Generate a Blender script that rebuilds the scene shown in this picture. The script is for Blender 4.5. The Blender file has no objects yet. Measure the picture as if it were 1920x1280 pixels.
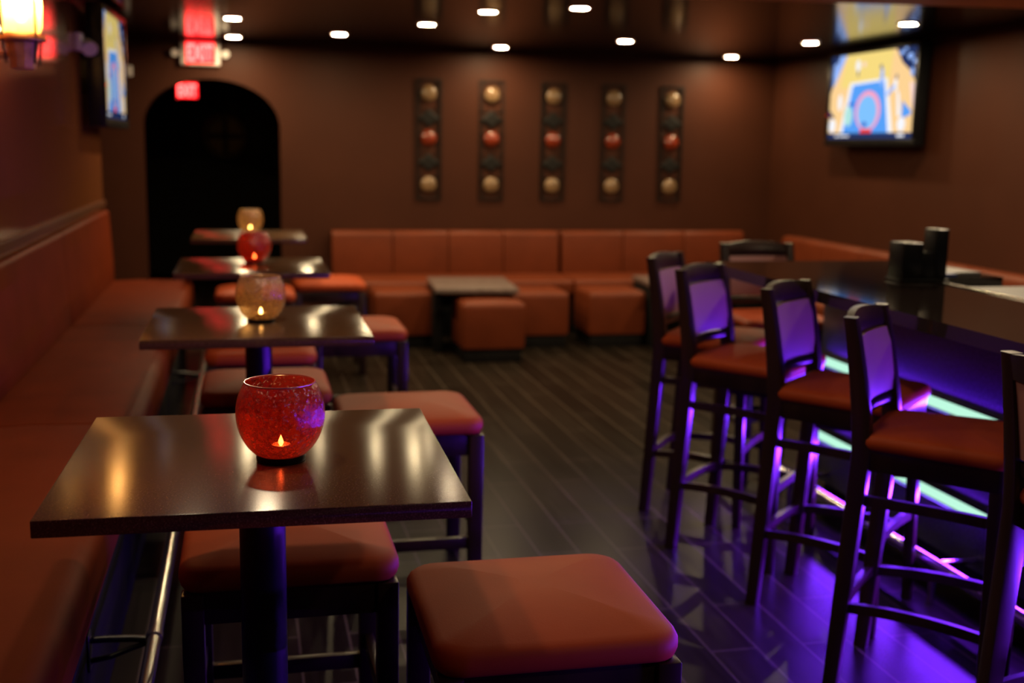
import bpy, bmesh, math, random
from mathutils import Vector, Matrix
random.seed(7)
S = bpy.context.scene
C = bpy.data.collections.new('bar_lounge'); S.collection.children.link(C)
PI = math.pi
def R(d): return math.radians(d)

# ------------------------------------------------------------------ materials
def srgb(r, g, b):
    f = lambda c: (c/255/12.92) if c/255 <= .04045 else ((c/255+.055)/1.055)**2.4
    return (f(r), f(g), f(b))
class NT:
    def __init__(s, name):
        s.m = bpy.data.materials.new(name); s.m.use_nodes = True
        s.t = s.m.node_tree; s.t.nodes.clear()
        s.out = s.n('ShaderNodeOutputMaterial')
    def n(s, typ, **kw):
        nd = s.t.nodes.new(typ)
        for k, v in kw.items():
            if k.startswith('i_'): nd.inputs[k[2:].replace('_', ' ')].default_value = v
            else: setattr(nd, k, v)
        return nd
    def l(s, a, b): s.t.links.new(a, b)
def c4(c): return (c[0], c[1], c[2], 1)
def principled(name, col, rough=.5, metal=0., spec=.5, var=0., vscale=8., bump=0., bscale=60., coat=0., stretch=(1, 1, 1), rvar=0., col2=None):
    k = NT(name); p = k.n('ShaderNodeBsdfPrincipled')
    p.inputs['Base Color'].default_value = c4(col); p.inputs['Roughness'].default_value = rough
    p.inputs['Metallic'].default_value = metal; p.inputs['Specular IOR Level'].default_value = spec
    p.inputs['Coat Weight'].default_value = coat; p.inputs['Coat Roughness'].default_value = .08
    tc = k.n('ShaderNodeTexCoord'); mp = k.n('ShaderNodeMapping'); mp.inputs['Scale'].default_value = stretch
    k.l(tc.outputs['Object'], mp.inputs['Vector'])
    if var or col2:
        nz = k.n('ShaderNodeTexNoise'); nz.inputs['Scale'].default_value = vscale; nz.inputs['Detail'].default_value = 5
        k.l(mp.outputs[0], nz.inputs['Vector'])
        rp = k.n('ShaderNodeValToRGB')
        lo = tuple(c*(1-var) for c in col); hi = col2 if col2 else tuple(min(1, c*(1+var)) for c in col)
        rp.color_ramp.elements[0].color = c4(lo); rp.color_ramp.elements[1].color = c4(hi)
        rp.color_ramp.elements[0].position = .3; rp.color_ramp.elements[1].position = .7
        k.l(nz.outputs['Fac'], rp.inputs[0]); k.l(rp.outputs[0], p.inputs['Base Color'])
    if bump:
        nb = k.n('ShaderNodeTexNoise'); nb.inputs['Scale'].default_value = bscale; nb.inputs['Detail'].default_value = 4
        k.l(mp.outputs[0], nb.inputs['Vector'])
        b = k.n('ShaderNodeBump'); b.inputs['Strength'].default_value = bump; b.inputs['Distance'].default_value = .002
        k.l(nb.outputs['Fac'], b.inputs['Height']); k.l(b.outputs[0], p.inputs['Normal'])
    k.l(p.outputs[0], k.out.inputs[0]); return k.m
def emitter(name, col, s):
    k = NT(name); e = k.n('ShaderNodeEmission'); e.inputs[0].default_value = c4(col); e.inputs[1].default_value = s
    k.l(e.outputs[0], k.out.inputs[0]); return k.m

M = {}
M['vinyl'] = principled('orange_brown_vinyl', (.125, .024, .0075), .45, var=.12, vscale=5, bump=.12, bscale=260, spec=.18)
M['bench_vinyl'] = principled('red_brown_bench_vinyl', (.125, .018, .004), .55, var=.10, vscale=5, bump=.12, bscale=260, spec=.05)
M['back_vinyl'] = principled('bar_stool_back_vinyl', (.28, .13, .11), .5, var=.06, vscale=6, bump=.1, bscale=300, spec=.5)
M['stool_vinyl'] = principled('stool_vinyl', (.31, .047, .011), .55, var=.08, vscale=6, bump=.12, bscale=300, spec=.12)
M['wood'] = principled('espresso_wood', (.022, .010, .007), .30, var=.35, vscale=14, stretch=(1, 1, .12), spec=.4)
M['black_metal'] = principled('black_metal', (.007, .007, .009), .34, spec=.35, bump=.05, bscale=200)
M['black_base'] = principled('black_plinth', (.008, .007, .007), .65, var=.2, vscale=20, spec=.12)
M['chrome'] = principled('brushed_chrome', (.62, .58, .54), .22, metal=1., bump=.03, bscale=300, stretch=(1, .05, 1))
M['wall'] = principled('tan_wall_paint', (.048, .0142, .0072), .5, var=.07, vscale=2.5, bump=.10, bscale=140, spec=.12)
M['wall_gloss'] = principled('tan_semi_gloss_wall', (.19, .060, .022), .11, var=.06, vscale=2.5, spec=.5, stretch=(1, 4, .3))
M['wall_shaded'] = principled('shaded_hall_wall', (.03, .022, .012), .6, var=.1, vscale=3, spec=.2)  # gloom of the unlit hallway is put into its wall colour
M['soffit'] = principled('soffit_paint', (.90, .54, .32), .6, var=.05, vscale=3)
M['ceiling'] = principled('glossy_dark_ceiling', (.014, .009, .010), .12, var=.12, vscale=1.2, spec=.18)
M['cap'] = principled('wood_cap_rail', (.085, .028, .011), .5, var=.2, vscale=10, stretch=(1, .1, 1), spec=.12)
M['laminate_white'] = principled('pale_speckled_laminate', (.14, .10, .09), .35, var=.25, vscale=18)
M['plastic_black'] = principled('black_plastic', (.006, .006, .007), .35, spec=.2, var=.1)
M['plastic_white'] = principled('white_plastic', (.72, .66, .64), .45, var=.03)
M['iron'] = principled('dark_iron', (.006, .0045, .004), .6, var=.3, vscale=30, spec=.2)
M['tan_glass'] = principled('tan_glass_disc', (.17, .10, .05), .25, var=.25, vscale=22, spec=.6)
M['red_glass'] = principled('red_glass_disc', (.17, .022, .007), .22, var=.3, vscale=22, spec=.6)
M['bronze'] = principled('bronze', (.42, .20, .08), .5, metal=.3, var=.3, vscale=25)
M['olive'] = principled('old_gold', (.18, .12, .03), .45, metal=.5, var=.2)
M['paper'] = principled('pale_paper', (.22, .22, .22), .6, var=.05)
M['blue_card'] = principled('blue_card', (.06, .10, .32), .5, var=.1)
M['wax'] = principled('candle_wax', (.75, .62, .45), .5, var=.05)
M['tin'] = principled('tealight_tin', (.7, .68, .62), .25, metal=1., var=.05)
M['bar_top'] = principled('polished_dark_stone', (.022, .014, .012), .05, var=.2, vscale=90, spec=.55)
M['bar_panel'] = principled('navy_speckled_stone', (.05, .05, .09), .35, var=.85, vscale=120, spec=.5, col2=(.09, .09, .16))
M['counter_steel'] = principled('work_counter', (.10, .09, .08), .4, metal=.4, var=.1)
M['downlight'] = emitter('downlight_lens', (1., .76, .42), 620.)
M['led'] = emitter('led_strip_lens', (.50, .93, .72), 1.05)
M['exit_face'] = emitter('exit_panel_glow', (1., .012, .016), 3.2)
M['exit_letter'] = emitter('exit_letter_glow', (1., .040, .036), 15.)
M['red_led'] = emitter('red_standby', (1., .02, .02), 1.5)
M['bulb'] = emitter('sconce_bulb', (1., .62, .22), 60.)
M['flame'] = emitter('candle_flame', (1., .62, .22), 60.)

def floor_mat():
    k = NT('wood_look_plank_tile'); p = k.n('ShaderNodeBsdfPrincipled')
    tc = k.n('ShaderNodeTexCoord'); mp = k.n('ShaderNodeMapping')
    mp.inputs['Rotation'].default_value = (0, 0, R(90)); mp.inputs['Location'].default_value = (.31, .02, 0)
    k.l(tc.outputs['Object'], mp.inputs[0])
    br = k.n('ShaderNodeTexBrick'); br.offset = .37; br.offset_frequency = 2
    br.inputs['Scale'].default_value = 1.; br.inputs['Brick Width'].default_value = .91; br.inputs['Row Height'].default_value = .152
    br.inputs['Mortar Size'].default_value = .004; br.inputs['Mortar Smooth'].default_value = .2; br.inputs['Bias'].default_value = 0
    br.inputs['Color1'].default_value = c4((.008, .0053, .0038)); br.inputs['Color2'].default_value = c4((.017, .0116, .0082)); br.inputs['Mortar'].default_value = c4((.060, .043, .032))
    k.l(mp.outputs[0], br.inputs['Vector'])
    m2 = k.n('ShaderNodeMapping'); m2.inputs['Scale'].default_value = (34, 1.6, 1); k.l(tc.outputs['Object'], m2.inputs[0])
    nz = k.n('ShaderNodeTexNoise'); nz.inputs['Scale'].default_value = 1.; nz.inputs['Detail'].default_value = 6; k.l(m2.outputs[0], nz.inputs['Vector'])
    mr = k.n('ShaderNodeMapRange'); mr.inputs['From Min'].default_value = .3; mr.inputs['From Max'].default_value = .7
    mr.inputs['To Min'].default_value = .72; mr.inputs['To Max'].default_value = 1.22; k.l(nz.outputs['Fac'], mr.inputs['Value'])
    mx = k.n('ShaderNodeMix', data_type='RGBA', blend_type='MULTIPLY'); mx.inputs[0].default_value = 1.
    k.l(br.outputs['Color'], mx.inputs[6]); k.l(mr.outputs[0], mx.inputs[7]); k.l(mx.outputs[2], p.inputs['Base Color'])
    rr = k.n('ShaderNodeMapRange'); rr.inputs['To Min'].default_value = .24; rr.inputs['To Max'].default_value = .37; p.inputs['Specular IOR Level'].default_value = .05
    k.l(nz.outputs['Fac'], rr.inputs['Value']); k.l(rr.outputs[0], p.inputs['Roughness'])
    b = k.n('ShaderNodeBump'); b.inputs['Strength'].default_value = .25; b.inputs['Distance'].default_value = .0015; b.invert = True
    k.l(br.outputs['Fac'], b.inputs['Height']); k.l(b.outputs[0], p.inputs['Normal'])
    k.l(p.outputs[0], k.out.inputs[0]); return k.m
M['floor'] = floor_mat()
def table_mat():
    k = NT('speckled_brown_laminate'); p = k.n('ShaderNodeBsdfPrincipled')
    tc = k.n('ShaderNodeTexCoord'); v = k.n('ShaderNodeTexNoise'); v.inputs['Scale'].default_value = 330; v.inputs['Detail'].default_value = 3
    k.l(tc.outputs['Object'], v.inputs['Vector'])
    rp = k.n('ShaderNodeValToRGB'); e = rp.color_ramp.elements
    e[0].position = .40; e[0].color = c4((.050, .022, .009)); e[1].position = .60; e[1].color = c4((.085, .040, .017))
    e2 = rp.color_ramp.elements.new(.70); e2.color = c4((.17, .09, .045))
    k.l(v.outputs['Fac'], rp.inputs[0]); k.l(rp.outputs[0], p.inputs['Base Color'])
    p.inputs['Roughness'].default_value = .22; p.inputs['Specular IOR Level'].default_value = .8; p.inputs['Anisotropic'].default_value = .93
    cx = k.n('ShaderNodeCombineXYZ'); cx.inputs[1].default_value = 1.
    vt = k.n('ShaderNodeVectorTransform', vector_type='VECTOR', convert_from='OBJECT', convert_to='WORLD')
    k.l(cx.outputs[0], vt.inputs[0]); k.l(vt.outputs[0], p.inputs['Tangent'])
    b = k.n('ShaderNodeBump'); b.inputs['Strength'].default_value = .03; b.inputs['Distance'].default_value = .0002
    k.l(v.outputs['Fac'], b.inputs['Height']); k.l(b.outputs[0], p.inputs['Normal'])
    k.l(p.outputs[0], k.out.inputs[0]); return k.m
M['table'] = table_mat()
def crackle(name, col, tint, seed):
    k = NT(name); tc = k.n('ShaderNodeTexCoord')
    mp = k.n('ShaderNodeMapping'); mp.inputs['Location'].default_value = (seed, seed, 0); k.l(tc.outputs['Object'], mp.inputs[0])
    nz = k.n('ShaderNodeTexNoise'); nz.inputs['Scale'].default_value = 95; nz.inputs['Detail'].default_value = 6; nz.inputs['Roughness'].default_value = .7
    k.l(mp.outputs[0], nz.inputs['Vector'])
    vo = k.n('ShaderNodeTexVoronoi'); vo.inputs['Scale'].default_value = 210; k.l(mp.outputs[0], vo.inputs['Vector'])
    bp = k.n('ShaderNodeBump'); bp.inputs['Strength'].default_value = .75; bp.inputs['Distance'].default_value = .002
    k.l(nz.outputs['Fac'], bp.inputs['Height'])
    tr = k.n('ShaderNodeBsdfTransparent'); tr.inputs[0].default_value = c4(tint)
    tl = k.n('ShaderNodeBsdfTranslucent'); tl.inputs[0].default_value = c4(col)
    df = k.n('ShaderNodeBsdfDiffuse'); df.inputs[0].default_value = c4(tuple(c*.8 for c in col))
    m1 = k.n('ShaderNodeMixShader'); m1.inputs[0].default_value = .35; k.l(tl.outputs[0], m1.inputs[1]); k.l(df.outputs[0], m1.inputs[2])
    mr = k.n('ShaderNodeMapRange'); mr.inputs['From Min'].default_value = .35; mr.inputs['From Max'].default_value = .62
    mr.inputs['To Min'].default_value = .22; mr.inputs['To Max'].default_value = .62; k.l(nz.outputs['Fac'], mr.inputs['Value'])
    m2 = k.n('ShaderNodeMixShader'); k.l(mr.outputs[0], m2.inputs[0]); k.l(tr.outputs[0], m2.inputs[1]); k.l(m1.outputs[0], m2.inputs[2])
    gl = k.n('ShaderNodeBsdfGlossy'); gl.inputs['Roughness'].default_value = .10; k.l(bp.outputs[0], gl.inputs['Normal'])
    gl.inputs[0].default_value = (1, .93, .9, 1)
    fr = k.n('ShaderNodeFresnel'); fr.inputs[0].default_value = 1.5
    ge = k.n('ShaderNodeNewGeometry')
    iv = k.n('ShaderNodeMath', operation='SUBTRACT'); iv.inputs[0].default_value = 1.; k.l(ge.outputs['Backfacing'], iv.inputs[1])
    mu = k.n('ShaderNodeMath', operation='MULTIPLY'); k.l(fr.outputs[0], mu.inputs[0]); k.l(iv.outputs[0], mu.inputs[1])
    m3 = k.n('ShaderNodeMixShader'); k.l(mu.outputs[0], m3.inputs[0]); k.l(m2.outputs[0], m3.inputs[1]); k.l(gl.outputs[0], m3.inputs[2])
    # bright flecks of the crackle, each tilted its own way
    n2 = k.n('ShaderNodeTexNoise'); n2.inputs['Scale'].default_value = 230; n2.inputs['Detail'].default_value = 3; k.l(mp.outputs[0], n2.inputs['Vector'])
    b2 = k.n('ShaderNodeBump'); b2.inputs['Strength'].default_value = 1.; b2.inputs['Distance'].default_value = .004; k.l(n2.outputs['Fac'], b2.inputs['Height'])
    g2 = k.n('ShaderNodeBsdfGlossy'); g2.inputs['Roughness'].default_value = .22; g2.inputs[0].default_value = (.9, .75, .7, 1); k.l(b2.outputs[0], g2.inputs['Normal'])
    vr = k.n('ShaderNodeTexNoise'); vr.inputs['Scale'].default_value = 130; vr.inputs['Detail'].default_value = 4; k.l(mp.outputs[0], vr.inputs['Vector'])
    th = k.n('ShaderNodeMapRange'); th.inputs['From Min'].default_value = .54; th.inputs['From Max'].default_value = .66; th.inputs['To Max'].default_value = .30; k.l(vr.outputs['Fac'], th.inputs['Value'])
    m4 = k.n('ShaderNodeMixShader'); k.l(th.outputs[0], m4.inputs[0]); k.l(m3.outputs[0], m4.inputs[1]); k.l(g2.outputs[0], m4.inputs[2])
    k.l(m4.outputs[0], k.out.inputs[0]); return k.m
M['globe_red'] = crackle('red_crackle_glass', (.46, .020, .007), (.62, .085, .04), 0.)
M['globe_amber'] = crackle('amber_crackle_glass', (.46, .25, .10), (.80, .60, .36), 3.)
def lamp_glass():
    k = NT('seeded_amber_glass'); tc = k.n('ShaderNodeTexCoord'); nz = k.n('ShaderNodeTexNoise'); nz.inputs['Scale'].default_value = 40
    k.l(tc.outputs['Object'], nz.inputs['Vector'])
    tr = k.n('ShaderNodeBsdfTransparent'); tr.inputs[0].default_value = (1, .85, .6, 1)
    tl = k.n('ShaderNodeBsdfTranslucent'); tl.inputs[0].default_value = (.95, .62, .25, 1)
    mr = k.n('ShaderNodeMapRange'); mr.inputs['To Min'].default_value = .62; mr.inputs['To Max'].default_value = .78; k.l(nz.outputs['Fac'], mr.inputs['Value'])
    m = k.n('ShaderNodeMixShader'); k.l(mr.outputs[0], m.inputs[0]); k.l(tr.outputs[0], m.inputs[1]); k.l(tl.outputs[0], m.inputs[2])
    k.l(m.outputs[0], k.out.inputs[0]); return k.m
M['lamp_glass'] = lamp_glass()

# ------------------------------------------------------------------ geometry helpers
def ring_rr(w, d, r, n=6, cx=0, cy=0, wf=None):
    """rounded rectangle, counter-clockwise; wf = width at the +y side"""
    pts = []; r = max(min(r, w/2-.001, d/2-.001), .001)
    for q, (sx, sy) in enumerate(((1, 1), (-1, 1), (-1, -1), (1, -1))):
        for i in range(n+1):
            a = q*PI/2 + (PI/2)*i/n
            x = sx*(w/2-r)+r*math.cos(a); y = sy*(d/2-r)+r*math.sin(a)
            if wf: x *= 1+(wf/w-1)*(y/d+.5)
            pts.append((cx+x, cy+y))
    return pts
class MB:
    def __init__(s): s.b = bmesh.new()
    def loft(s, rings, cap0=True, cap1=True, closed=True):
        vs = [[s.b.verts.new(p) for p in r] for r in rings]; n = len(vs[0])
        for a, b in zip(vs, vs[1:]):
            for i in range(n if closed else n-1):
                j = (i+1) % n; s.b.faces.new((a[i], a[j], b[j], b[i]))
        if cap0: s.b.faces.new(list(reversed(vs[0])))
        if cap1: s.b.faces.new(vs[-1])
        return s
    def box(s, x0, x1, y0, y1, z0, z1, bev=0., seg=2):
        r = bmesh.ops.create_cube(s.b, size=1.)
        for v in r['verts']:
            v.co = Vector(((x0+x1)/2+v.co.x*(x1-x0), (y0+y1)/2+v.co.y*(y1-y0), (z0+z1)/2+v.co.z*(z1-z0)))
        if bev:
            es = list({e for v in r['verts'] for e in v.link_edges})
            bmesh.ops.bevel(s.b, geom=es, offset=bev, segments=seg, profile=.5, affect='EDGES')
        return s
    def tube(s, pts, r, n=12, caps=True, rads=None):
        pts = [Vector(p) for p in pts]; rings = []
        up = None
        for i, p in enumerate(pts):
            t = (pts[min(i+1, len(pts)-1)]-pts[max(i-1, 0)]).normalized()
            if up is None:
                up = Vector((0, 0, 1)) if abs(t.z) < .9 else Vector((1, 0, 0))
            a = t.cross(up).normalized(); bb = a.cross(t).normalized(); up = bb
            rr = rads[i] if rads else r
            rings.append([p+a*rr*math.cos(2*PI*k/n)+bb*rr*math.sin(2*PI*k/n) for k in range(n)])
        return s.loft(rings, caps, caps)
    def lathe(s, prof, n=32, c=(0, 0, 0), cap0=False, cap1=False):
        rings = [[(c[0]+r*math.cos(2*PI*k/n), c[1]+r*math.sin(2*PI*k/n), c[2]+z) for k in range(n)] for r, z in prof]
        return s.loft(rings, cap0, cap1)
    def prism(s, poly, axis, a, b):
        """polygon of 2D points extruded along axis ('x','y','z') from a to b"""
        f = {'x': lambda p, t: (t, p[0], p[1]), 'y': lambda p, t: (p[0], t, p[1]), 'z': lambda p, t: (p[0], p[1], t)}[axis]
        return s.loft([[f(p, a) for p in poly], [f(p, b) for p in poly]])
    def sweep(s, pts, sizes):
        """rectangular section kept horizontal, for legs"""
        rings = []
        for (x, y, z), (w, d) in zip(pts, sizes):
            c = min(w, d)*.16
            rings.append([(x+px, y+py, z) for px, py in ring_rr(w, d, c, 2)])
        return s.loft(rings)
    def cushion(s, w, d, z0, h, crown, r, wf=None, cx=0, cy=0, puff=.008, droop=0.):
        prof = [(.004, 0), (0, .10*h), (-puff*.5, .35*h), (-puff*.4, .60*h), (.002, .80*h), (.010, .92*h), (.022, 1.0*h)]
        m = min(w, d)/2
        for t in (.16, .30, .5, .7, .88):
            prof.append((.022+(m-.022)*t*.97, h+crown*(1-(1-t)**2)))
        rings = []
        for ins, z in prof:
            ww = w-2*ins; dd = d-2*ins
            k = max(0, 1-z/h)
            rings.append([(x, y, z0+z+droop*k*(1-min(1, 2*abs(x-cx)/w)**2 if abs(y-cy) > abs(x-cx) else 1-min(1, 2*abs(y-cy)/d)**2)) for x, y in ring_rr(max(ww, .004), max(dd, .004), max(r-ins*.6, .002), 6, cx, cy, wf*(ww/w) if wf else None)])
        return s.loft(rings)
    def build(s, name, mat, parent=None, smooth=35, mats=None):
        bmesh.ops.recalc_face_normals(s.b, faces=s.b.faces[:])
        me = bpy.data.meshes.new(name); s.b.to_mesh(me); s.b.free()
        for mm in ([mat] if mats is None else mats): me.materials.append(mm)
        if smooth:
            me.polygons.foreach_set('use_smooth', [True]*len(me.polygons))
            try: me.set_sharp_from_angle(angle=R(smooth))
            except Exception: pass
        o = bpy.data.objects.new(name, me); C.objects.link(o)
        if parent: o.parent = parent
        return o
def tag(o, label, cat, group=None):
    o['label'] = label; o['category'] = cat
    if group: o['group'] = group
    return o
def thing(name, label, cat, loc=(0, 0, 0), rz=0., group=None):
    o = bpy.data.objects.new(name, None); C.objects.link(o); o.location = loc; o.rotation_euler = (0, 0, rz)
    o.empty_display_size = .1
    return tag(o, label, cat, group)
def struct(o): o['kind'] = 'structure'; return o
def dup(root, loc, rz, label, group=None):
    r = root.copy(); C.objects.link(r); r.location = loc; r.rotation_euler = (0, 0, rz); r['label'] = label
    if group: r['group'] = group
    for ch in list(root.children):
        c = ch.copy(); C.objects.link(c); c.parent = r
        for g in list(ch.children):
            d = g.copy(); C.objects.link(d); d.parent = c
    return r

# ------------------------------------------------------------------ room
ZC = 2.28; YB = 9.5; XL = -.88; XR = 4.55; YF = -2.6; YJ = 7.66; XJ = -1.95
struct(MB().box(-2.2, 4.8, YF-.2, 14.0, -.1, 0).build('floor', M['floor'], smooth=0))
struct(MB().box(-2.2, 4.8, YF-.2, 14.0, ZC, ZC+.12).build('ceiling', M['ceiling'], smooth=0))
b = MB().box(XL-.15, XL, YF, YJ, 0, ZC); b.box(XJ, XL-.15, YJ-.15, YJ, 0, ZC); b.box(XJ-.1, XJ, YJ-.15, YB+.15, 0, ZC)
struct(b.build('wall_left', M['wall_gloss'], smooth=0))
struct(MB().box(XR, XR+.15, YF, YB+.15, 0, ZC).build('wall_right', M['wall'], smooth=0))
struct(MB().box(XL-.15, XR+.15, YF-.15, YF, 0, ZC).build('wall_front', M['wall'], smooth=0))
# back wall with an arched opening
ax, aw, zs, rise = -.249, .528, 1.615, .37
b = MB(); b.box(XJ-.1, ax-aw, YB, YB+.16, 0, ZC); b.box(ax+aw, XR+.15, YB, YB+.16, 0, ZC)
N = 28; arc = [(ax-aw*math.cos(PI*i/N), zs+rise*math.sin(PI*i/N)) for i in range(N+1)]
for (x0, z0), (x1, z1) in zip(arc, arc[1:]):
    b.loft([[(x0, YB, z0), (x1, YB, z1), (x1, YB, ZC), (x0, YB, ZC)], [(x0, YB+.16, z0), (x1, YB+.16, z1), (x1, YB+.16, ZC), (x0, YB+.16, ZC)]])
bmesh.ops.remove_doubles(b.b, verts=b.b.verts[:], dist=.0005)
struct(b.build('wall_back', M['wall'], smooth=0))
struct(MB().box(-1.35, -1.25, YB+.16, 13.6, 0, ZC).build('wall_hallway_left', M['wall_shaded'], smooth=0))
struct(MB().box(.75, .85, YB+.16, 13.6, 0, ZC).build('wall_hallway_right', M['wall_shaded'], smooth=0))
struct(MB().box(-1.35, .85, 13.6, 13.7, 0, ZC).build('wall_hallway_end', M['wall_shaded'], smooth=0))
# lowered near part of the ceiling
b = MB(); poly = [(XL, YF), (XR, YF), (XR, 5.22), (XL, 5.98)]
b.prism(poly, 'z', 2.245, ZC); struct(b.build('trim_1', M['soffit'], smooth=0))
# wooden cap rail on the wall above the banquette
b = MB().box(XL, XL+.018, YF, YJ, 1.085, 1.125, .005); struct(b.build('trim_2', M['cap'], smooth=0))
struct(MB().box(ax+aw, XR, YB-.012, YB, 0, .1, .003).build('baseboard_back', M['black_base'], smooth=0))
struct(MB().box(XR-.012, XR, YF, YB-.012, 0, .1, .003).build('baseboard_right', M['black_base'], smooth=0))

# ------------------------------------------------------------------ pedestal tables
def make_table():
    t = thing('pedestal_table', '', 'table')
    b = MB().box(-.357, .357, -.357, .357, .87, .90, .0025, 2); b.build('table_top', M['table'], t, 30)
    b = MB().lathe([(.045, .03), (.045, .86)], 28, cap0=True, cap1=True); b.build('column', M['black_metal'], t)
    b = MB().lathe([(.06, .86), (.13, .862), (.13, .87), (.0, .87)], 28, cap0=True); b.build('mounting_plate', M['black_metal'], t)
    b = MB().lathe([(.23, 0), (.23, .008), (.21, .016), (.08, .032), (.05, .045), (.0, .045)], 36, cap0=True); b.build('base_plate', M['black_metal'], t)
    return t
tabs = [((.019, 2.217), -.022, 'square brown table closest to the camera with the in-focus red candle globe'),
        ((.032, 3.945), -.002, 'square brown table second from the camera with the large amber candle globe'),
        ((.023, 5.80), .0, 'square brown table third from the camera with the smaller red candle globe'),
        ((.018, 7.757), -.004, 'farthest square brown table in front of the dark archway')]
T0 = make_table()
for i, ((x, y), a, lab) in enumerate(tabs):
    if i == 0: T0.location = (x, y, 0); T0.rotation_euler = (0, 0, a); T0['label'] = lab; T0['group'] = 'pedestal tables along the banquette'
    else: dup(T0, (x, y, 0), a, lab)

# ------------------------------------------------------------------ candle globes
def make_globe(col):
    g = thing('candle_globe', '', 'candle holder')
    r = .084; zc = .083; prof = []
    a0 = math.asin(-.070/r); a1 = math.asin(.052/r)
    for i in range(25):
        a = a0+(a1-a0)*i/24; prof.append((r*math.cos(a), .013+(zc-.013+r*math.sin(a))*1.15))
    bowl = MB().lathe([(.0015, prof[0][1])]+prof, 56).build('bowl', M['globe_'+col], g, 60)
    rr, zr = prof[-1]
    b = MB(); b.tube([(rr*math.cos(2*PI*k/48), rr*math.sin(2*PI*k/48), zr) for k in range(49)], .0016, 6, False)
    b.build('rim', M['rim_'+col], bowl, 60)
    b = MB().lathe([(.038, 0), (.046, .001), (.047, .007), (.045, .013), (.038, .013), (.038, 0)], 40); b.build('base_ring', M['plastic_black'], g, 60)
    return g
def rimmat(n, c):
    k = NT(n); gl = k.n('ShaderNodeBsdfGlossy'); gl.inputs['Roughness'].default_value = .15; gl.inputs[0].default_value = (1, .9, .85, 1)
    tl = k.n('ShaderNodeBsdfDiffuse'); tl.inputs[0].default_value = c4(c); m = k.n('ShaderNodeMixShader'); m.inputs[0].default_value = .35
    k.l(tl.outputs[0], m.inputs[1]); k.l(gl.outputs[0], m.inputs[2]); k.l(m.outputs[0], k.out.inputs[0]); return k.m
M['rim_red'] = rimmat('red_rim', (.6, .12, .08)); M['rim_amber'] = rimmat('amber_rim', (.6, .35, .15))
def make_candle():
    t = thing('tealight_candle', '', 'candle')
    MB().lathe([(.0, .0), (.019, .0), (.019, .016), (.0178, .016), (.0178, .004)], 28).build('tin_cup', M['tin'], t)
    MB().lathe([(.0176, .004), (.0176, .0125), (.0, .0115)], 28).build('wax', M['wax'], t)
    MB().lathe([(.0005, .0115), (.0030, .014), (.0050, .018), (.0046, .023), (.0024, .029), (.0002, .034)], 14).build('flame', M['flame'], t)
    MB().tube([(0, 0, .0115), (.0005, 0, .018)], .0007, 6).build('wick', M['black_metal'], t)
    return t
gl = [(.056, 2.170, 'red', 'large red crackle glass candle globe in sharp focus on the nearest table', 'lit tealight inside the red globe on the nearest table'),
      (.042, 3.926, 'amber', 'amber crackle glass candle globe on the second table', 'lit tealight inside the amber globe on the second table'),
      (.036, 5.86, 'red', 'blurred red candle globe on the third table, just above the large amber globe', 'lit tealight inside the blurred red globe on the third table'),
      (.026, 7.88, 'amber', 'small blurred amber candle globe on the farthest table, topmost of the globes', 'lit tealight inside the topmost small amber globe on the farthest table')]
G = {'red': None, 'amber': None}; CD = None
for x, y, col, l1, l2 in gl:
    if G[col] is None:
        G[col] = make_globe(col); o = G[col]; o.location = (x, y, .9); o['label'] = l1; o['group'] = 'candle globes on the tables'
    else: dup(G[col], (x, y, .9), .7, l1)
    zt = .9+.0150
    if CD is None:
        CD = make_candle(); CD.location = (x, y, zt); CD['label'] = l2; CD['group'] = 'tealights inside the globes'
    else: dup(CD, (x, y, zt), 0, l2)
    L = bpy.data.lights.new('candle_light', 'POINT'); L.energy = .085; L.color = (1., .55, .20); L.shadow_soft_size = .008
    lo = bpy.data.objects.new('candle_light', L); C.objects.link(lo); lo.location = (x, y, zt+.052)

# ------------------------------------------------------------------ small cushioned stools
def make_stool():
    t = thing('cushioned_stool', '', 'stool')
    MB().cushion(.468, .468, .552, .058, .026, .062, droop=.012).build('seat', M['stool_vinyl'], t, 60)
    b = MB(); q = .205
    for s in (-1, 1):
        b.box(-q, q, s*q-.012, s*q+.012, .48, .553, .003); b.box(s*q-.012, s*q+.012, -q, q, .48, .553, .003)
    b.build('apron', M['wood'], t, 30)
    for sx in (-1, 1):
        for sy in (-1, 1):
            MB().box(sx*.2075-.0235, sx*.2075+.0235, sy*.2075-.0235, sy*.2075+.0235, 0, .553, .004).build('leg', M['wood'], t, 30)
    for s in (-1, 1):
        MB().box(-.19, .19, s*.2075-.011, s*.2075+.011, .155, .195, .003).build('stretcher', M['wood'], t, 30)
        MB().box(s*.2075-.011, s*.2075+.011, -.19, .19, .215, .255, .003).build('stretcher', M['wood'], t, 30)
    return t
st = [((.08, 2.609), 0, 'orange cushioned stool half hidden under the far side of the nearest table'),
      ((.552, 2.118), -.01, 'large orange cushioned stool at the bottom right of the nearest table, closest and fully lit'),
      ((.06, 4.374), 0, 'orange cushioned stool behind the in-focus red globe, under the second table'),
      ((.526, 3.855), 0, 'orange cushioned stool sticking out behind the right corner of the nearest table'),
      ((.052, 5.162), 0, 'orange cushioned stool between the second and third tables'),
      ((.527, 5.72), 0, 'orange cushioned stool at the right corner of the second table'),
      ((.045, 7.16), 0, 'orange cushioned stool seen behind the large amber globe'),
      ((.520, 7.64), 0, 'orange cushioned stool at the right end of the third table, beside the back lounge bench'),
      ((.08, 1.555), 0, 'orange cushioned stool only peeking in at the bottom edge of the view')]
ST = make_stool()
for i, ((x, y), a, lab) in enumerate(st):
    if i == 0: ST.location = (x, y, 0); ST['label'] = lab; ST['group'] = 'cushioned stools around the pedestal tables'
    else: dup(ST, (x, y, 0), a, lab)

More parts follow.
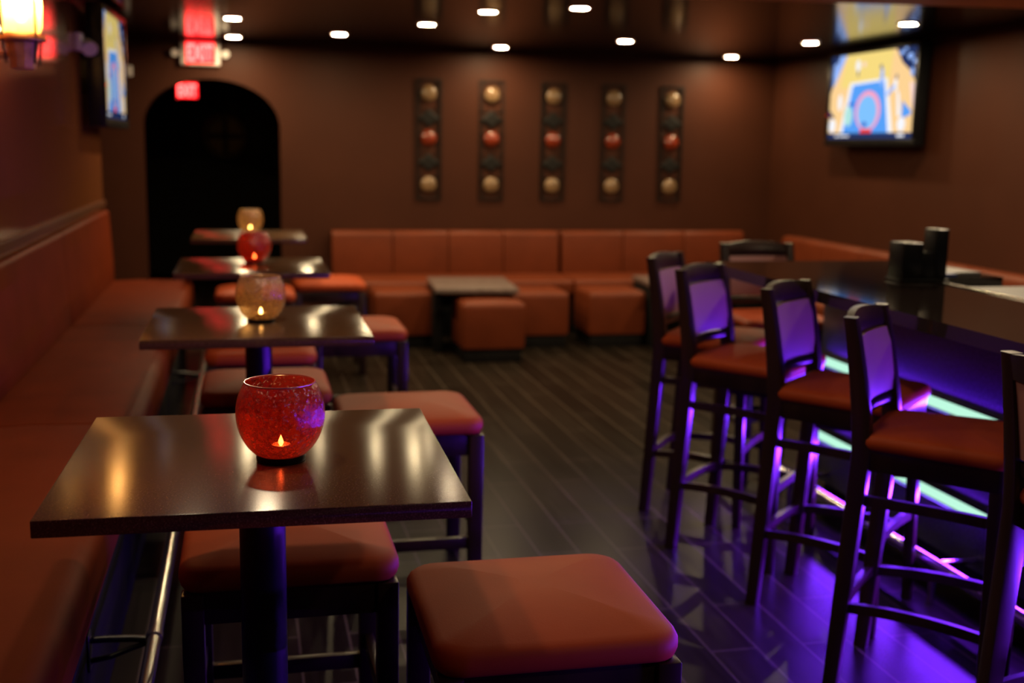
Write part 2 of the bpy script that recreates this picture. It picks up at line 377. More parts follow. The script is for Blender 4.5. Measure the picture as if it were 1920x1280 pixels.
# ------------------------------------------------------------------ bar stools (local +Y is the sitter's front)
def lean(z):                                     # y of the rear posts
    if z <= .70: return -.222+.044*(z/.70)
    t = (z-.70)/.39; return -.178-.060*t**1.4
def slab(x0, x1, z0, z1, th, bow, archz=0., yoff=0., n=12, m=4):
    b = MB(); rings = []
    for i in range(n+1):
        u = i/n; x = x0+(x1-x0)*u; k = 1-(2*u-1)**2
        ring = []
        zt = z1+archz*k
        hz = [z0+(zt-z0)*j/m for j in range(m+1)]
        fr = [(x, lean(z)+yoff-bow*k+th/2, z) for z in hz]; bk = [(x, lean(z)+yoff-bow*k-th/2, z) for z in hz]
        c = th*.22
        fr[0] = (fr[0][0], fr[0][1]-c, fr[0][2]); fr[-1] = (fr[-1][0], fr[-1][1]-c, fr[-1][2])
        rings.append(fr+list(reversed(bk)))
    return b.loft(rings)
def make_barstool():
    t = thing('bar_stool', '', 'bar stool')
    MB().cushion(.385, .40, .712, .045, .016, .05, wf=.44, cy=.012).build('seat', M['stool_vinyl'], t, 60)
    b = MB(); rings = []
    for z, ins in ((.652, .012), (.655, .008), (.712, .004)):
        rings.append([(x, y, z) for x, y in ring_rr(.375-ins, .39-ins, .03, 4, 0, .01, .43-ins)])
    b.loft(rings); b.build('seat_frame', M['wood'], t, 40)
    for s in (-1, 1):
        zs_ = [0, .18, .36, .55, .70, .80, .90, 1.0, 1.065]
        pts = [(s*(.172-.004*(z/1.09)), lean(z), z) for z in zs_]
        szs = [(.038, .040), (.040, .044), (.042, .047), (.043, .050), (.043, .053), (.042, .050), (.041, .045), (.040, .040), (.039, .036)]
        MB().sweep(pts, szs).build('rear_leg', M['wood'], t, 40)
        pts = [(s*(.198-.012*(z/.66)), .184-.012*(z/.66), z) for z in (0, .2, .45, .66)]
        MB().sweep(pts, [(.032, .032), (.036, .036), (.038, .038), (.040, .040)]).build('front_leg', M['wood'], t, 40)
    slab(-.170, .170, 1.005, 1.060, .026, .022, .014).build('crest_rail', M['wood'], t, 40)
    slab(-.152, .152, .820, 1.004, .030, .018, 0, .004).build('backrest', M['back_vinyl'], t, 50)
    slab(-.156, .156, .780, .812, .022, .018).build('lower_rail', M['wood'], t, 40)
    for s in (-1, 1):
        for z in (.25, .565):
            b = MB(); n = 8; y0 = lean(z)+.012; y1 = .172
            rings = []
            for i in range(n+1):
                u = i/n; x = s*(.171+(.190-.171)*u)-s*0.0; y = y0+(y1-y0)*u; zz = z+.012*(1-(2*u-1)**2)*(1 if z < .4 else .3)
                rings.append([(x-.009, y, zz-.014), (x+.009, y, zz-.014), (x+.009, y, zz+.014), (x-.009, y, zz+.014)])
            b.loft(rings).build('side_stretcher', M['wood'], t, 40)
    for y, z, w in ((lean(.25), .25, .158), (.176, .30, .178)):
        b = MB(); rings = []
        for i in range(9):
            u = i/8; x = -w+2*w*u; zz = z+.012*(1-(2*u-1)**2)
            rings.append([(x, y-.010, zz-.014), (x, y+.010, zz-.014), (x, y+.010, zz+.014), (x, y-.010, zz+.014)])
        b.loft(rings).build('footrest' if y > 0 else 'rear_stretcher', M['wood'], t, 40)
    return t
BS = make_barstool()
bs = [((1.588, 2.751), 46, 'bar stool with orange seat shown almost whole, in front of the long LED strip'),
      ((1.635, 3.369), 42, 'bar stool third from the far end of the row along the bar'),
      ((1.561, 3.938), 42, 'bar stool second from the far end of the row along the bar'),
      ((1.612, 4.393), 50, 'bar stool at the far left end of the row, against the orange lounge bench'),
      ((1.685, 2.22), 93, 'bar stool cut off by the right edge of the view, nearest to the camera')]
for i, ((x, y), al, lab) in enumerate(bs):
    th = R(al+180); fx, fy = (.172, -.222) if i < 4 else (-.172, -.222)
    cx = x-(fx*math.cos(th)-fy*math.sin(th)); cy = y-(fx*math.sin(th)+fy*math.cos(th))
    if i == 0: BS.location = (cx, cy, 0); BS.rotation_euler = (0, 0, th); BS['label'] = lab; BS['group'] = 'bar stools along the bar'
    else: dup(BS, (cx, cy, 0), th, lab)
dup(BS, (2.39, 4.86, 0), R(180), 'bar stool standing beyond the far end of the bar top, seen from its front')

# ------------------------------------------------------------------ the bar
bar = thing('bar_counter', 'dark navy speckled bar front with two glowing LED strips behind the bar stools', 'bar', (2.40, 0, 0))
def rel(o, p=(2.40, 0, 0)): o.location = (-p[0], -p[1], -p[2]); return o
Y0, Y1 = 1.0, 4.42
rel(MB().box(2.40, 2.55, Y0, Y1, .10, .985, .004).build('front_panel', M['bar_panel'], bar, 30))
rel(MB().box(2.44, 2.55, Y0, Y1-.03, 0, .10).build('kick_board', M['black_base'], bar, 30))
rel(MB().box(2.551, 2.86, 3.97, Y1, 0, .985, .004).build('end_panel', M['bar_panel'], bar, 30))
for z in (.628, .302):
    o = rel(MB().box(2.386, 2.40, Y0+.05, Y1-.03, z-.019, z+.019, .003).build('led_strip', M['led'], bar, 30))
    b = MB(); b.box(2.372, 2.40, Y0+.04, Y1-.02, z-.027, z-.0205, .001); b.box(2.382, 2.40, Y0+.04, Y1-.02, z+.0195, z+.0245, .001)
    b.build('strip_channel', M['black_metal'], o, 30)
b = MB(); L_ = [(1.92, Y0), (2.515, Y0), (2.515, 3.93), (2.90, 3.93), (2.90, 4.59), (1.92, 4.59)]
b.prism(L_, 'z', .988, 1.03)
t = tag(b.build('bar_worktop', M['bar_top'], None, 0), 'long polished dark stone bar top running along the right side', 'bar top')
MB().box(2.503, 2.521, Y0, 3.93, 1.0302, 1.035, .002).build('metal_edge', M['chrome'], t, 30)
fr = thing('bar_foot_rail', 'metal foot rail catching pink light low in front of the bar', 'foot rail', (2.23, 2, 0))
o = MB().tube([(2.23, Y0, .144), (2.23, Y1, .144)], .022, 16).build('rail', M['chrome'], fr, 60); rel(o, (2.23, 2, 0))
for y in (1.2, 2.2, 3.25, 4.3):
    b = MB().tube([(2.23, y, .13), (2.23, y, 0)], .013, 10); b.tube([(2.23, y, .144), (2.40, y, .144)], .011, 10)
    rel(b.build('bracket', M['chrome'], fr, 60), (2.23, 2, 0))
# work counter behind and what lies on it
wc = thing('work_counter', 'low dark work counter behind the bar top under the pale sheets', 'counter', (2.9, 2.5, 0))
rel(MB().box(2.57, 3.22, Y0, 3.90, .89, .93, .004).build('worktop', M['counter_steel'], wc, 30), (2.9, 2.5, 0))
rel(MB().box(2.57, 3.18, Y0, 3.88, 0, .89).build('cabinet_body', M['black_base'], wc, 30), (2.9, 2.5, 0))
def flat(name, mat, x0, x1, y0, y1, z0, z1, lab, cat, rz=0.):
    o = MB().box(-(x1-x0)/2, (x1-x0)/2, -(y1-y0)/2, (y1-y0)/2, 0, z1-z0, .002).build(name, mat, None, 30)
    o.location = ((x0+x1)/2, (y0+y1)/2, z0); o.rotation_euler = (0, 0, rz); return tag(o, lab, cat)
flat('menu_stack', M['paper'], 2.62, 2.84, 3.99, 4.25, 1.0305, 1.0425, 'small pale stack lying right behind the black bar caddy', 'menus', .1)
flat('paper_tray', M['paper'], 2.63, 2.97, 3.44, 3.87, .93, 1.0, 'wide pale grey sheet tray behind the bar edge at the right', 'tray', 0)
flat('blue_folder', M['blue_card'], 2.63, 2.97, 3.06, 3.40, .93, 1.0, 'blue folder at the right picture edge beyond the pale tray', 'folder', 0)
flat('blue_menu', M['blue_card'], 2.585, 2.70, 3.935, 3.985, 1.0305, 1.0435, 'dark blue menu between the pale stack and the bar edge', 'menu', 0)
cd = thing('bar_caddy', 'black bar caddy with a short and a tall compartment on the bar top', 'bar caddy', (2.462, 3.84, 1.0305))
MB().box(-.10, .105, -.055, .055, 0, .01, .002).build('tray_base', M['plastic_black'], cd, 30)
b = MB(); b.box(-.095, -.012, -.05, .05, .01, .145, .003); b.build('napkin_box', M['plastic_black'], cd, 30)
MB().box(-.011, .042, -.045, .045, .01, .110, .003).build('low_box', M['plastic_black'], cd, 30)
MB().box(.043, .098, -.04, .04, .01, .195, .003).build('straw_box', M['plastic_black'], cd, 30)
# purple LED light (lamps sitting in the strip channels)
def area(name, loc, rot, sx, sy, e, col, shape='RECTANGLE', spread=180):
    L = bpy.data.lights.new(name, 'AREA'); L.shape = shape; L.size = sx; L.size_y = sy; L.energy = e; L.color = col; L.spread = R(spread)
    o = bpy.data.objects.new(name, L); C.objects.link(o); o.location = loc; o.rotation_euler = rot; return o
LEDC = (.16, .016, 1.)
for z, e in ((.628, 56), (.302, 125)):
    area('led_light', (2.3845, (Y0+Y1)/2, z), (0, R(77), 0), .034, Y1-Y0-.12, e, LEDC, spread=140)

for z, e in ((.66, 5), (.334, 1.5)):
    area('led_upward_light', (2.378, (Y0+Y1)/2, z), (0, R(158), 0), .02, Y1-Y0-.12, e, LEDC)

# ------------------------------------------------------------------ left banquette
def prof_seat(x0, x1, z0, z1, r=.035):
    """front at x1 (rounded), back at x0"""
    p = [(x0, z0), (x1-.012, z0)]
    for i in range(4): a = -PI/2+(PI/2)*i/3; p.append((x1-.012+.012*math.cos(a), z0+.012+.012*math.sin(a)))
    for i in range(7): a = (PI/2)*i/6; p.append((x1-r+r*math.cos(a), z1-r+r*math.sin(a)))
    p.append((x0+(x1-x0)*.4, z1+.006)); p.append((x0, z1-.004)); return p
def ends(b, poly, axis, a, bb, e=.008):
    cx = sum(p[0] for p in poly)/len(poly); cz = sum(p[1] for p in poly)/len(poly)
    sc = lambda k: [(cx+(p[0]-cx)*k, cz+(p[1]-cz)*k) for p in poly]
    f = {'x': lambda p, t: (t, p[0], p[1]), 'y': lambda p, t: (p[0], t, p[1])}[axis]
    R_ = [(a, .955), (a+e*.3, .982), (a+e, 1.), (bb-e, 1.), (bb-e*.3, .982), (bb, .955)]
    return b.loft([[f(p, t) for p in sc(k)] for t, k in R_])
def banquette(y0, y1, lab):
    u = thing('banquette', lab, 'banquette', (-.66, (y0+y1)/2, 0), 0, 'banquette sections along the left wall')
    p = (-.66, (y0+y1)/2, 0); g = .003
    rel(ends(MB(), prof_seat(-.875, -.34, .475, .62, .045), 'y', y0+g, y1-g).build('seat', M['bench_vinyl'], u, 50), p)
    bp = [(-.877, .60), (-.832, .60), (-.822, .625), (-.824, .74), (-.832, .90), (-.838, 1.02)]
    for i in range(6): a = R(-8)+R(105)*i/5; bp.append((-.859+.020*math.cos(a), 1.045+.020*math.sin(a)))
    bp.append((-.877, 1.06))
    rel(ends(MB(), bp, 'y', y0+g, y1-g).build('backrest', M['bench_vinyl'], u, 50), p)
    rel(MB().box(-.877, -.40, y0, y1, 0, .474, .003).build('base', M['black_base'], u, 30), p)
    return u
for y0, y1, lab in ((-.3, 1.70, 'orange banquette section at the bottom left corner, nearest to the camera'),
                    (1.70, 3.69, 'orange banquette section beside the nearest table, along the left wall'),
                    (3.69, 5.70, 'orange banquette section beside the second table, along the left wall'),
                    (5.70, 7.60, 'orange banquette section at the far end of the left wall, ending by the archway')):
    banquette(y0, y1, lab)
fr = thing('banquette_foot_rail', 'chrome foot rail low along the front of the left banquette', 'foot rail', (-.245, 3, 0))
p = (-.245, 3, 0)
b = MB()
b.tube([(-.245, -.2, .275), (-.245, 7.3, .275)], .018, 16); rel(b.build('rail', M['chrome'], fr, 60), p)
for y in (1.2, 2.82, 4.5, 6.2):
    b = MB().tube([(-.245, y-.012, .275), (-.245, y+.012, .275)], .0215, 16); rel(b.build('joint_ring', M['chrome'], fr, 60), p)
    b = MB(); b.tube([(-.398, y-.02, .29), (-.35, y-.01, .285), (-.30, y, .278), (-.255, y, .272)], .009, 10)
    b.tube([(-.398, y-.02, .235), (-.35, y-.01, .238), (-.30, y, .252), (-.255, y, .266)], .007, 10)
    b.box(-.3995, -.394, y-.045, y+.005, .215, .31, .002)
    o = rel(b.build('wall_bracket', M['black_metal'], fr, 50), p)
    b = MB()
    for zz in (.295, .232): b.lathe([(.006, 0), (.006, .002), (.0, .004)], 10, cap0=True); [setattr(v, 'co', Vector((-.394+v.co.z, y-.02+v.co.x, zz+v.co.y))) for v in b.b.verts[-30:]]
    b.build('screw', M['chrome'], o, 50)

# ------------------------------------------------------------------ low lounge benches
def bench(name, lab, axis, a, bb, cuts, front, back, group):
    """axis 'x': runs along x, its back at y=back, its front at y=front"""
    u = thing(name, lab, 'bench', ((a+bb)/2, (front+back)/2, 0) if axis == 'x' else ((front+back)/2, (a+bb)/2, 0), 0, group)
    p = tuple(u.location); sg = 1 if back > front else -1
    Lo = lambda t: back-sg*t                        # distance t from the wall
    seat = [(Lo(d), z) for d, z in prof_seat(.0, abs(back-front), .335, .452, .04)]
    rel(ends(MB(), seat, axis, a+.004, bb-.004).build('seat', M['vinyl'], u, 50), p)
    for c0, c1 in zip(cuts, cuts[1:]):
        bp = [(Lo(.004), .445), (Lo(.185), .445), (Lo(.190), .48)]
        for i in range(6): q = (PI/2)*i/5; bp.append((Lo(.125+.045*math.cos(q)), .765+.045*math.sin(q)))
        bp.append((Lo(.004), .80))
        rel(ends(MB(), bp, axis, c0+.004, c1-.004, .02).build('back_cushion', M['vinyl'], u, 50), p)
    e = abs(back-front)-.06
    if axis == 'x': b = MB().box(a+.01, bb-.01, min(Lo(0), Lo(e)), max(Lo(0), Lo(e)), 0, .334)
    else: b = MB().box(min(Lo(0), Lo(e)), max(Lo(0), Lo(e)), a+.01, bb-.01, 0, .334)
    rel(b.build('base', M['black_base'], u, 30), p)
    return u
gB = 'low lounge benches along the walls'
bench('lounge_bench', 'low orange lounge bench under the first two wall ornaments, behind the pale low table', 'x', .665, 2.575, (.668, 1.162, 1.624, 2.088, 2.566), 8.85, 9.485, gB)
bench('lounge_bench', 'low orange lounge bench on the back wall running into the right corner', 'x', 2.585, 4.535, (2.592, 3.136, 3.693, 4.25), 8.85, 9.485, gB)
bench('lounge_bench', 'low orange lounge bench along the right wall just below the television', 'y', 6.93, 8.84, (6.94, 7.55, 8.15, 8.83), 3.92, 4.535, gB)
bench('lounge_bench', 'low orange lounge bench along the right wall, seen above the bar caddy', 'y', 5.0, 6.92, (5.01, 5.64, 6.28, 6.91), 3.92, 4.535, gB)

# ------------------------------------------------------------------ ottomans and low tables
def make_ottoman():
    t = thing('cube_ottoman', '', 'ottoman')
    b = MB(); rings = []
    for z, ins, r in ((.095, .012, .02), (.10, .004, .02), (.13, 0, .022), (.38, 0, .022), (.405, .003, .024), (.418, .012, .03), (.424, .026, .03), (.43, .10, .03), (.432, .18, .02)):
        rings.append([(x, y, z) for x, y in ring_rr(.45-2*ins, .45-2*ins, r, 4)])
    b.loft(rings).build('cushion', M['vinyl'], t, 50)
    MB().box(-.205, .205, -.205, .205, 0, .097, .004).build('plinth', M['black_base'], t, 30)
    return t
OT = make_ottoman()
for i, (x, y, lab) in enumerate(((1.678, 7.955, 'orange cube ottoman in front of the pale low table, nearest of the cubes'),
                                 (1.135, 8.60, 'orange cube ottoman to the left of the pale low table'),
                                 (2.150, 8.49, 'orange cube ottoman to the right of the pale low table'),
                                 (2.755, 8.47, 'orange cube ottoman next to the far bar stool, in front of the right back bench'))):
    if i == 0: OT.location = (x, y, 0); OT['label'] = lab; OT['group'] = 'cube ottomans in the lounge corner'
    else: dup(OT, (x, y, 0), 0, lab)
def make_low():
    t = thing('low_table', '', 'low table')
    MB().box(-.30, .30, -.385, .385, .465, .497, .004).build('table_top', M['laminate_white'], t, 30)
    for s in (-1, 1): MB().box(s*.265-.028, s*.265+.028, -.20, .36, 0, .465, .003).build('panel_leg', M['black_base'], t, 30)
    return t
LT = make_low(); LT.location = (1.625, 8.325, 0); LT.rotation_euler = (0, 0, R(-4)); LT['label'] = 'pale low table between the cube ottomans in front of the left back bench'
LT['group'] = 'low tables of the lounge corner'
dup(LT, (3.30, 8.32, 0), R(-3), 'pale low table mostly hidden behind the far left bar stool')

# ------------------------------------------------------------------ wall ornaments
def make_art():
    t = thing('wall_ornament', '', 'wall ornament')
    b = MB(); w, z0, z1 = .105, -.49, .49
    for s in (-1, 1):
        b.box(s*w-.008 if s > 0 else -w, w if s > 0 else -w+.008, -.02, -.006, z0, z1, .002)
        b.box(s*.078-.0035, s*.078+.0035, -.018, -.009, z0, z1)
    for z in (z0, z1-.012): b.box(-w, w, -.02, -.006, z, z+.012, .002)
    for z in (.245, -.115, .06, -.30): b.box(-w, w, -.017, -.010, z-.003, z+.003)
    for s in (-1, 1): b.box(s*.05-.008, s*.05+.008, -.006, 0, .44, .456); b.box(s*.05-.008, s*.05+.008, -.006, 0, -.456, -.44)
    b.build('frame', M['iron'], t, 30)
    for z, m in ((.375, 'tan_glass'), (.015, 'red_glass'), (-.365, 'tan_glass')):
        b = MB().lathe([(.066, 0), (.066, .006), (.058, .016), (.04, .024), (.02, .028), (.001, .029)], 28, cap0=True)
        for v in b.b.verts: v.co = Vector((v.co.x, -.020-v.co.z, z+v.co.y))
        o = b.build('glass_disc', M[m], t, 60)
        if m == 'red_glass': o['label'] = 'red glass disc'
    for z in (.175, -.185):
        b = MB(); dm = [(-.094, 0), (0, -.072), (.094, 0), (0, .072)]
        b.loft([[(x, -.008, z+y) for x, y in dm], [(x, -.018, z+y) for x, y in dm], [(x*.75, -.024, z+y*.75) for x, y in dm]])
        b.build('dark_diamond', M['iron'], t, 20)
    return t
AR = make_art(); nm = ('leftmost', 'second from the left', 'middle', 'second from the right', 'rightmost')
for i in range(5):
    x = 1.479+i*.5295; lab = 'dark framed wall ornament with red and tan discs, %s of the five' % nm[i]
    if i == 0: AR.location = (x, YB, 1.546); AR['label'] = lab; AR['group'] = 'five ornaments on the back wall'
    else: dup(AR, (x, YB, 1.546), 0, lab)

# ------------------------------------------------------------------ televisions (local: screen faces -Y, width along X)
def ell(cx, cy, rx, ry, n=20): return [(cx+rx*math.cos(2*PI*i/n), cy+ry*math.sin(2*PI*i/n)) for i in range(n)]
PIC = [('tan', [(0, .07), (1, .07), (1, 1), (0, 1)]), ('navy', [(0, 0), (1, 0), (1, .07), (0, .07)]),
       ('yellow', [(.20, 1), (.74, 1), (.70, .55), (.28, .60), (.12, .62)]),
       ('navy', [(0, 1), (.16, 1), (.02, .62), (0, .55)]), ('sky', [(.10, 1), (.19, 1), (.04, .64), (.02, .66)]), ('sky', [(.03, .90), (.07, .93), (.05, .74), (.02, .72)]),
       ('navy', [(.77, 1), (1, 1), (1, .60), (.93, .74), (.84, .84)]),
       ('sky', ell(.83, .95, .025, .025)), ('sky', ell(.92, .90, .03, .035)), ('sky', ell(.97, .84, .02, .025)), ('sky', ell(.95, .73, .018, .05)), ('sky', ell(.87, .99, .02, .02)),
       ('white', [(.25, .665), (.685, .69), (.78, .07), (.145, .07)]), ('blue', [(.285, .635), (.655, .66), (.725, .07), (.185, .07)]),
       ('navyb', [(.24, .42), (.33, .43), (.31, .40), (.235, .395)]), ('green', ell(.25, .27, .05, .12)),
       ('pink', ell(.48, .325, .150, .235, 32)), ('sky2', ell(.475, .31, .115, .195, 32)), ('navyb', ell(.45, .17, .03, .03)),
       ('red', [(.40, .07), (.54, .07), (.54, .115), (.41, .12)]),
       ('white', ell(.335, .86, .028, .07)), ('pinkw', ell(.41, .87, .02, .03)), ('dark', ell(.34, .77, .01, .04)), ('white', ell(.135, .44, .028, .10)), ('sky', ell(.625, .70, .02, .11)), ('dark', ell(.61, .82, .014, .03)),
       ('white', ell(.78, .60, .022, .07)), ('sky', [(.68, .50), (.76, .61), (.78, .58), (.71, .48)]), ('white', [(.80, .56), (.83, .50), (.86, .25), (.82, .25)]), ('dark', ell(.79, .69, .012, .03)),
       ('blue', [(.87, .42), (.97, .30), (.96, .26), (.87, .22)]), ('navy', [(0, .36), (.08, .25), (0, .26)]), ('white', ell(.05, .16, .045, .085)), ('white', ell(.87, .16, .045, .08)),
       ('pinkw', [(.93, .62), (1, .60), (1, .30), (.97, .34)]),
       ('white', [(.09, .025), (.14, .025), (.14, .045), (.09, .045)]), ('white', [(.15, .025), (.27, .025), (.27, .045), (.15, .045)]), ('white', [(.83, .022), (.91, .022), (.91, .05), (.83, .05)])]
PC = {'tan': (1, .66, .30), 'yellow': (.95, .72, .22), 'navy': (.02, .035, .12), 'sky': (.32, .50, 1.), 'sky2': (.22, .55, 1.), 'white': (.95, .95, 1.), 'blue': (.10, .36, .95),
      'navyb': (.05, .12, .60), 'green': (.45, .80, .75), 'pink': (1., .38, .55), 'red': (.95, .06, .05), 'pinkw': (1., .70, .62), 'dark': (.12, .14, .25)}
def tvmat(n, s):
    return emitter('screen_'+n, PC[n], s)
def make_tv(label, loc, rz, W, H, D, s, tilt=0.):
    t = thing('television', label, 'television', loc, rz, 'wall televisions')
    bz = .032
    b = MB(); b.box(-W/2-bz, W/2+bz, .003, D, -H/2-bz-.02, H/2+bz, .006)
    body = b.build('housing', M['plastic_black'], t, 30)
    b = MB()
    for x0, x1, z0, z1 in ((-W/2-bz, W/2+bz, H/2, H/2+bz), (-W/2-bz, W/2+bz, -H/2-bz-.02, -H/2), (-W/2-bz, -W/2, -H/2, H/2), (W/2, W/2+bz, -H/2, H/2)):
        b.box(x0, x1, -.012, .004, z0, z1, .003)
    b.build('bezel', M['plastic_black'], t, 30)
    names = list(PC); b = MB(); bm = b.b
    for i, (n, poly) in enumerate(PIC):
        vs = [bm.verts.new(((u-.5)*W, .002-.00006*i, (v-.5)*H)) for u, v in poly]
        f = bm.faces.new(vs); f.material_index = names.index(n)
    me = bpy.data.meshes.new('screen'); bm.normal_update()
    for f in bm.faces:
        if f.normal.y > 0: f.normal_flip()
    bm.to_mesh(me); bm.free()
    for n in names: me.materials.append(tvmat(n, s))
    o = bpy.data.objects.new('screen', me); C.objects.link(o); o.parent = t
    b = MB(); b.box(-.2, .2, D, D+.05, -.15, .15, .004); b.build('wall_mount', M['black_metal'], t, 30)
    b = MB().lathe([(.006, 0), (.004, .003)], 10, cap0=True, cap1=True)
    for v in b.b.verts: v.co = Vector((v.co.x+(-W/2-.01), -.0125-v.co.z, v.co.y-H/2+.18))
    b.build('standby_light', M['red_led'], t, 40)
    return t
make_tv('television showing a basketball court high on the right wall', (4.415, 7.655, 1.912), R(-90), 1.17, .615, .075, 1.0)
make_tv('television seen nearly edge-on high on the left wall', (-.745, 7.33, 1.918), R(88.6), .93, .595, .085, .62)
for o in [o for o in C.objects if o.name.startswith('wall_mount')]:
    if o.parent.location.x < 0:
        o.scale = (1, 1.25, 1); o.location = (0, -.09*.25, 0)

# ------------------------------------------------------------------ exit signs
def make_exit(label, loc, s=1., heads=True):
    t = thing('exit_sign', label, 'exit sign', loc, 0, 'red exit signs')
    h = MB().box(-.148, .148, 0, .05, -.094, .094, .006).build('housing', M['plastic_white'] if heads else M['plastic_black'], t, 30)
    MB().box(-.110, .110, -.004, .0, -.082, .082, .001).build('glowing_panel', M['exit_face'], t, 0)
    cu = bpy.data.curves.new('exit_text', 'FONT'); cu.body = 'EXIT'; cu.size = .142; cu.align_x = 'CENTER'; cu.align_y = 'CENTER'; cu.extrude = .0015; cu.offset = .0035
    tmp = bpy.data.objects.new('exit_text', cu); C.objects.link(tmp)
    dg = bpy.context.evaluated_depsgraph_get(); me = bpy.data.meshes.new_from_object(tmp.evaluated_get(dg))
    bpy.data.objects.remove(tmp); me.materials.clear(); me.materials.append(M['exit_letter'])
    xs = [v.co.x for v in me.vertices]; zs2 = [v.co.y for v in me.vertices]
    kx = .196/(max(xs)-min(xs)); ky = .128/(max(zs2)-min(zs2)); mx = (max(xs)+min(xs))/2; my = (max(zs2)+min(zs2))/2
    for v in me.vertices: v.co = Vector(((v.co.x-mx)*kx, -.0056-v.co.z, (v.co.y-my)*ky))
    me.update(); o = bpy.data.objects.new('lettering', me); C.objects.link(o); o.parent = t; o['label'] = 'pink-red glowing letters EXIT'
    if heads:
        for sx in (-1, 1):
            b = MB(); b.tube([(sx*.146, .025, .0), (sx*.185, .02, .0)], .010, 10); b.tube([(sx*.19, .045, .0), (sx*.19, .0, -.006)], .028, 18, rads=[.018, .030])
            b.build('emergency_lamp', M['plastic_white'], t, 40)
    b = MB().lathe([(.008, 0), (.006, .003)], 10, cap0=True, cap1=True)
    for v in b.b.verts: v.co = Vector((v.co.x-.105, -.004-v.co.z, v.co.y-.088))
    b.build('test_light', M['red_led'], t, 40)
    return t
make_exit('larger pink-red EXIT sign on the back wall above the archway', (-.322, YB-.052, 2.178))
make_exit('smaller red EXIT sign inside the dark hallway beyond the archway', (-.612, 13.5, 2.055), heads=False)
md = thing('wall_medallion', 'faint round gold medallion with a cross on the dark hallway wall', 'wall decoration', (-.214, 13.59, 1.56))
b = MB(); b.tube([(.23*math.cos(2*PI*k/40), -.03, .23*math.sin(2*PI*k/40)) for k in range(41)], .030, 8, False); b.build('ring', M['olive'], md, 60)
b = MB(); b.box(-.20, .20, -.035, -.015, -.022, .022); b.box(-.022, .022, -.036, -.014, -.20, .20); b.build('cross_bars', M['iron'], md, 30)
b = MB().lathe([(.21, 0), (.20, .012), (.0, .02)], 32, cap0=True)
for v in b.b.verts: v.co = Vector((v.co.x, -v.co.z, v.co.y))
b.build('disc', M['olive'], md, 40)

# ------------------------------------------------------------------ wall sconce and emergency lamp
sc = thing('wall_sconce', 'lit bronze lantern sconce with glowing amber glass at the top left corner', 'wall lamp', (-.755, 4.42, 1.738))
sc.scale = (.92, .92, .92)
b = MB().lathe([(.066, .135), (.074, .16), (.078, .24), (.070, .32), (.055, .36)], 8); b.build('glass_shade', M['lamp_glass'], sc, 20)
MB().lathe([(.0, .175), (.014, .18), (.026, .215), (.022, .25), (.0, .27)], 18).build('bulb', M['bulb'], sc, 60)
MB().lathe([(.0, .104), (.088, .106), (.09, .112), (.084, .124), (.07, .132), (.0, .134)], 24).build('collar', M['bronze'], sc, 40)
MB().lathe([(.030, .0), (.046, .004), (.050, .05), (.062, .10), (.0, .103)], 10, cap0=True).build('body', M['bronze'], sc, 25)
for k in range(4):
    a = PI/4+k*PI/2; x, y = .083*math.cos(a), .083*math.sin(a)
    MB().tube([(x*.85, y*.85, .02), (x, y, .10), (x*1.02, y*1.02, .24), (x*.8, y*.8, .36)], .005, 8).build('strut', M['iron'], sc, 50)
MB().lathe([(.085, .355), (.06, .385), (.02, .41), (.0, .43)], 20, cap0=True).build('cap', M['bronze'], sc, 40)
b = MB().box(-.1355, -.122, -.055, .055, -.01, .26, .004); b.tube([(-.125, 0, .06), (-.08, 0, .05), (0, 0, .06)], .012, 10); b.build('wall_bracket', M['bronze'], sc, 40)
L = bpy.data.lights.new('sconce_light', 'POINT'); L.energy = 20; L.color = (1., .58, .22); L.shadow_soft_size = .03
lo = bpy.data.objects.new('sconce_light', L); C.objects.link(lo); lo.location = (-.755, 4.42, 1.738+.267)

em = thing('mounted_emergency_light', 'white emergency lamp head on the left wall between the sconce and the television', 'emergency light', (XL, 6.75, 2.0))
MB().box(0, .035, -.06, .06, -.03, .065, .006).build('housing', M['plastic_white'], em, 30)
b = MB().tube([(.03, 0, .01), (.05, 0, .0), (.06, 0, -.0)], .012, 10); b.tube([(.05, .03, .02), (.075, -.03, -.02)], .04, 18, rads=[.024, .042])
b.build('lamp_head', M['plastic_white'], em, 40)
tag(MB().box(-.885, -.835, YB-.03, YB, 1.985, 2.065, .004).build('wall_sensor', M['plastic_white'], None, 30), 'small pale wall box between the left television and the archway', 'sensor')

# ------------------------------------------------------------------ recessed downlights
DL = [(-.06, 7.74), (-.065, 9.07), (.68, 8.52), (1.17, 7.60), (1.40, 6.76), (1.99, 9.09), (1.85, 6.39), (2.72, 8.18), (3.98, 9.16), (3.97, 7.75), (3.92, 6.41)]
lab = ['upper of the two downlights beside the EXIT sign, above the lower one', 'lower and smaller of the two downlights beside the EXIT sign',
       'downlight alone in the ceiling between the archway and the first wall ornament', 'downlight above the leftmost wall ornament, lower left of the one by the top edge',
       'downlight near the top edge above the second wall ornament', 'low downlight just above the gap between second and third wall ornaments',
       'downlight touching the top edge above the third and fourth wall ornaments', 'downlight above the second wall ornament from the right',
       'downlight nearest the back right corner of the ceiling', 'downlight left of the bright television reflection on the ceiling', 'downlight right of the television reflection on the ceiling']
def make_down():
    t = thing('recessed_downlight', '', 'ceiling light')
    MB().lathe([(.0, -.006), (.050, -.006)], 28).build('lens', M['downlight'], t, 0)
    MB().lathe([(.050, -.0065), (.052, -.009), (.062, -.007), (.066, 0.0), (.050, .0)], 28).build('trim_ring', M['plastic_white'], t, 50)
    return t
D0 = make_down()
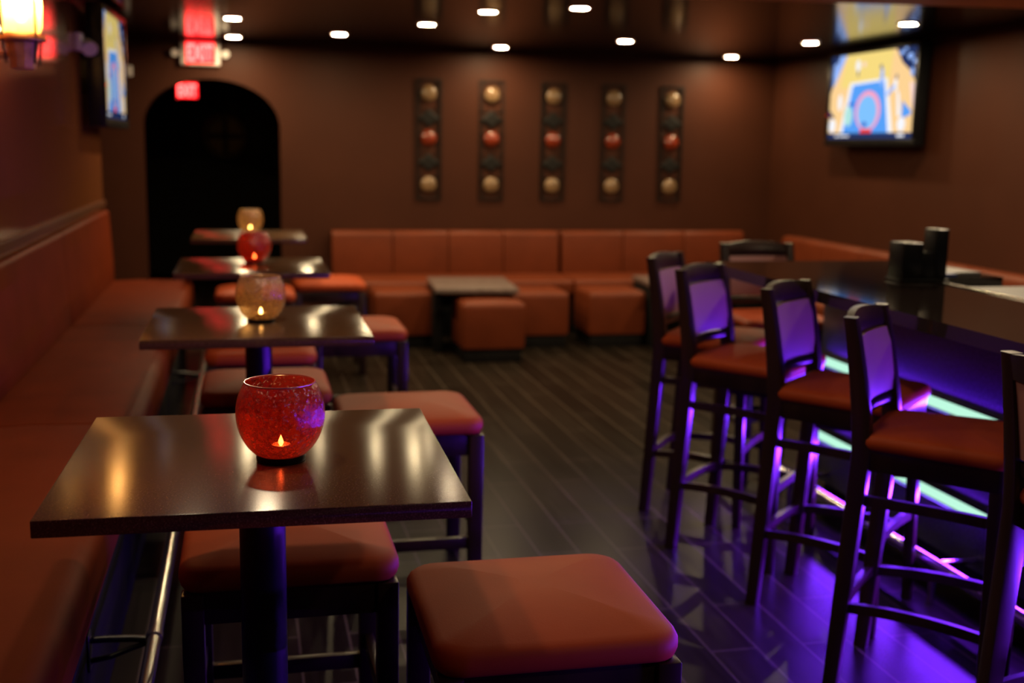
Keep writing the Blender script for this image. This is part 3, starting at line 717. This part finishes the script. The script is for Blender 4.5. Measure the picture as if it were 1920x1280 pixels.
for i, (x, y) in enumerate(DL):
    if i == 0: D0.location = (x, y, ZC); D0['label'] = lab[0]; D0['group'] = 'recessed ceiling downlights'
    else: dup(D0, (x, y, ZC), 0, lab[i])
# unseen lamps over the near half, several added to brighten stools and right wall
for x, y, e in ((-.28, 2.3, 5), (.05, 3.2, 8), (1.15, 2.7, 4), (1.15, 4.1, 3.5), (1.3, .4, 4), (2.6, .5, 4), (3.5, 2.4, 7), (3.6, 5.1, 40)):
    area('unseen_near_lamp', (x, y, 2.24), (0, 0, 0), .10, .10, e, (1., .76, .48), 'DISK')

# ------------------------------------------------------------------ world, camera, view
W = bpy.data.worlds.new('dark_room'); S.world = W; W.use_nodes = True
W.node_tree.nodes['Background'].inputs[0].default_value = (.02, .012, .008, 1); W.node_tree.nodes['Background'].inputs[1].default_value = .1
F, PT, YW, RO = 2143.0066, R(9.6567152), R(13.15349747), R(1.04919486)
f = Vector((math.sin(YW)*math.cos(PT), math.cos(YW)*math.cos(PT), -math.sin(PT)))
r = Vector((math.cos(YW), -math.sin(YW), 0)); u = r.cross(f)
c, s = math.cos(RO), math.sin(RO); r2 = r*c+u*s; u2 = -r*s+u*c
cam = bpy.data.cameras.new('camera'); co = bpy.data.objects.new('camera', cam); C.objects.link(co)
mw = Matrix.Identity(4)
for i in range(3): mw[i][0], mw[i][1], mw[i][2] = r2[i], u2[i], -f[i]
mw[2][3] = 1.5; co.matrix_world = mw
cam.sensor_fit = 'HORIZONTAL'; cam.sensor_width = 36; cam.lens = 36*F/1920; cam.clip_start = .05
cam.dof.use_dof = True; cam.dof.focus_distance = 2.17; cam.dof.aperture_fstop = 2.4
S.camera = co
S.view_settings.view_transform = 'Standard'; S.view_settings.look = 'None'; S.view_settings.exposure = 0; S.view_settings.gamma = 1
S.view_settings.use_curve_mapping = False
cy = S.cycles
cy.use_denoising = True; cy.max_bounces = 8; cy.transparent_max_bounces = 12; cy.sample_clamp_indirect = 6.; cy.caustics_reflective = False; cy.caustics_refractive = False
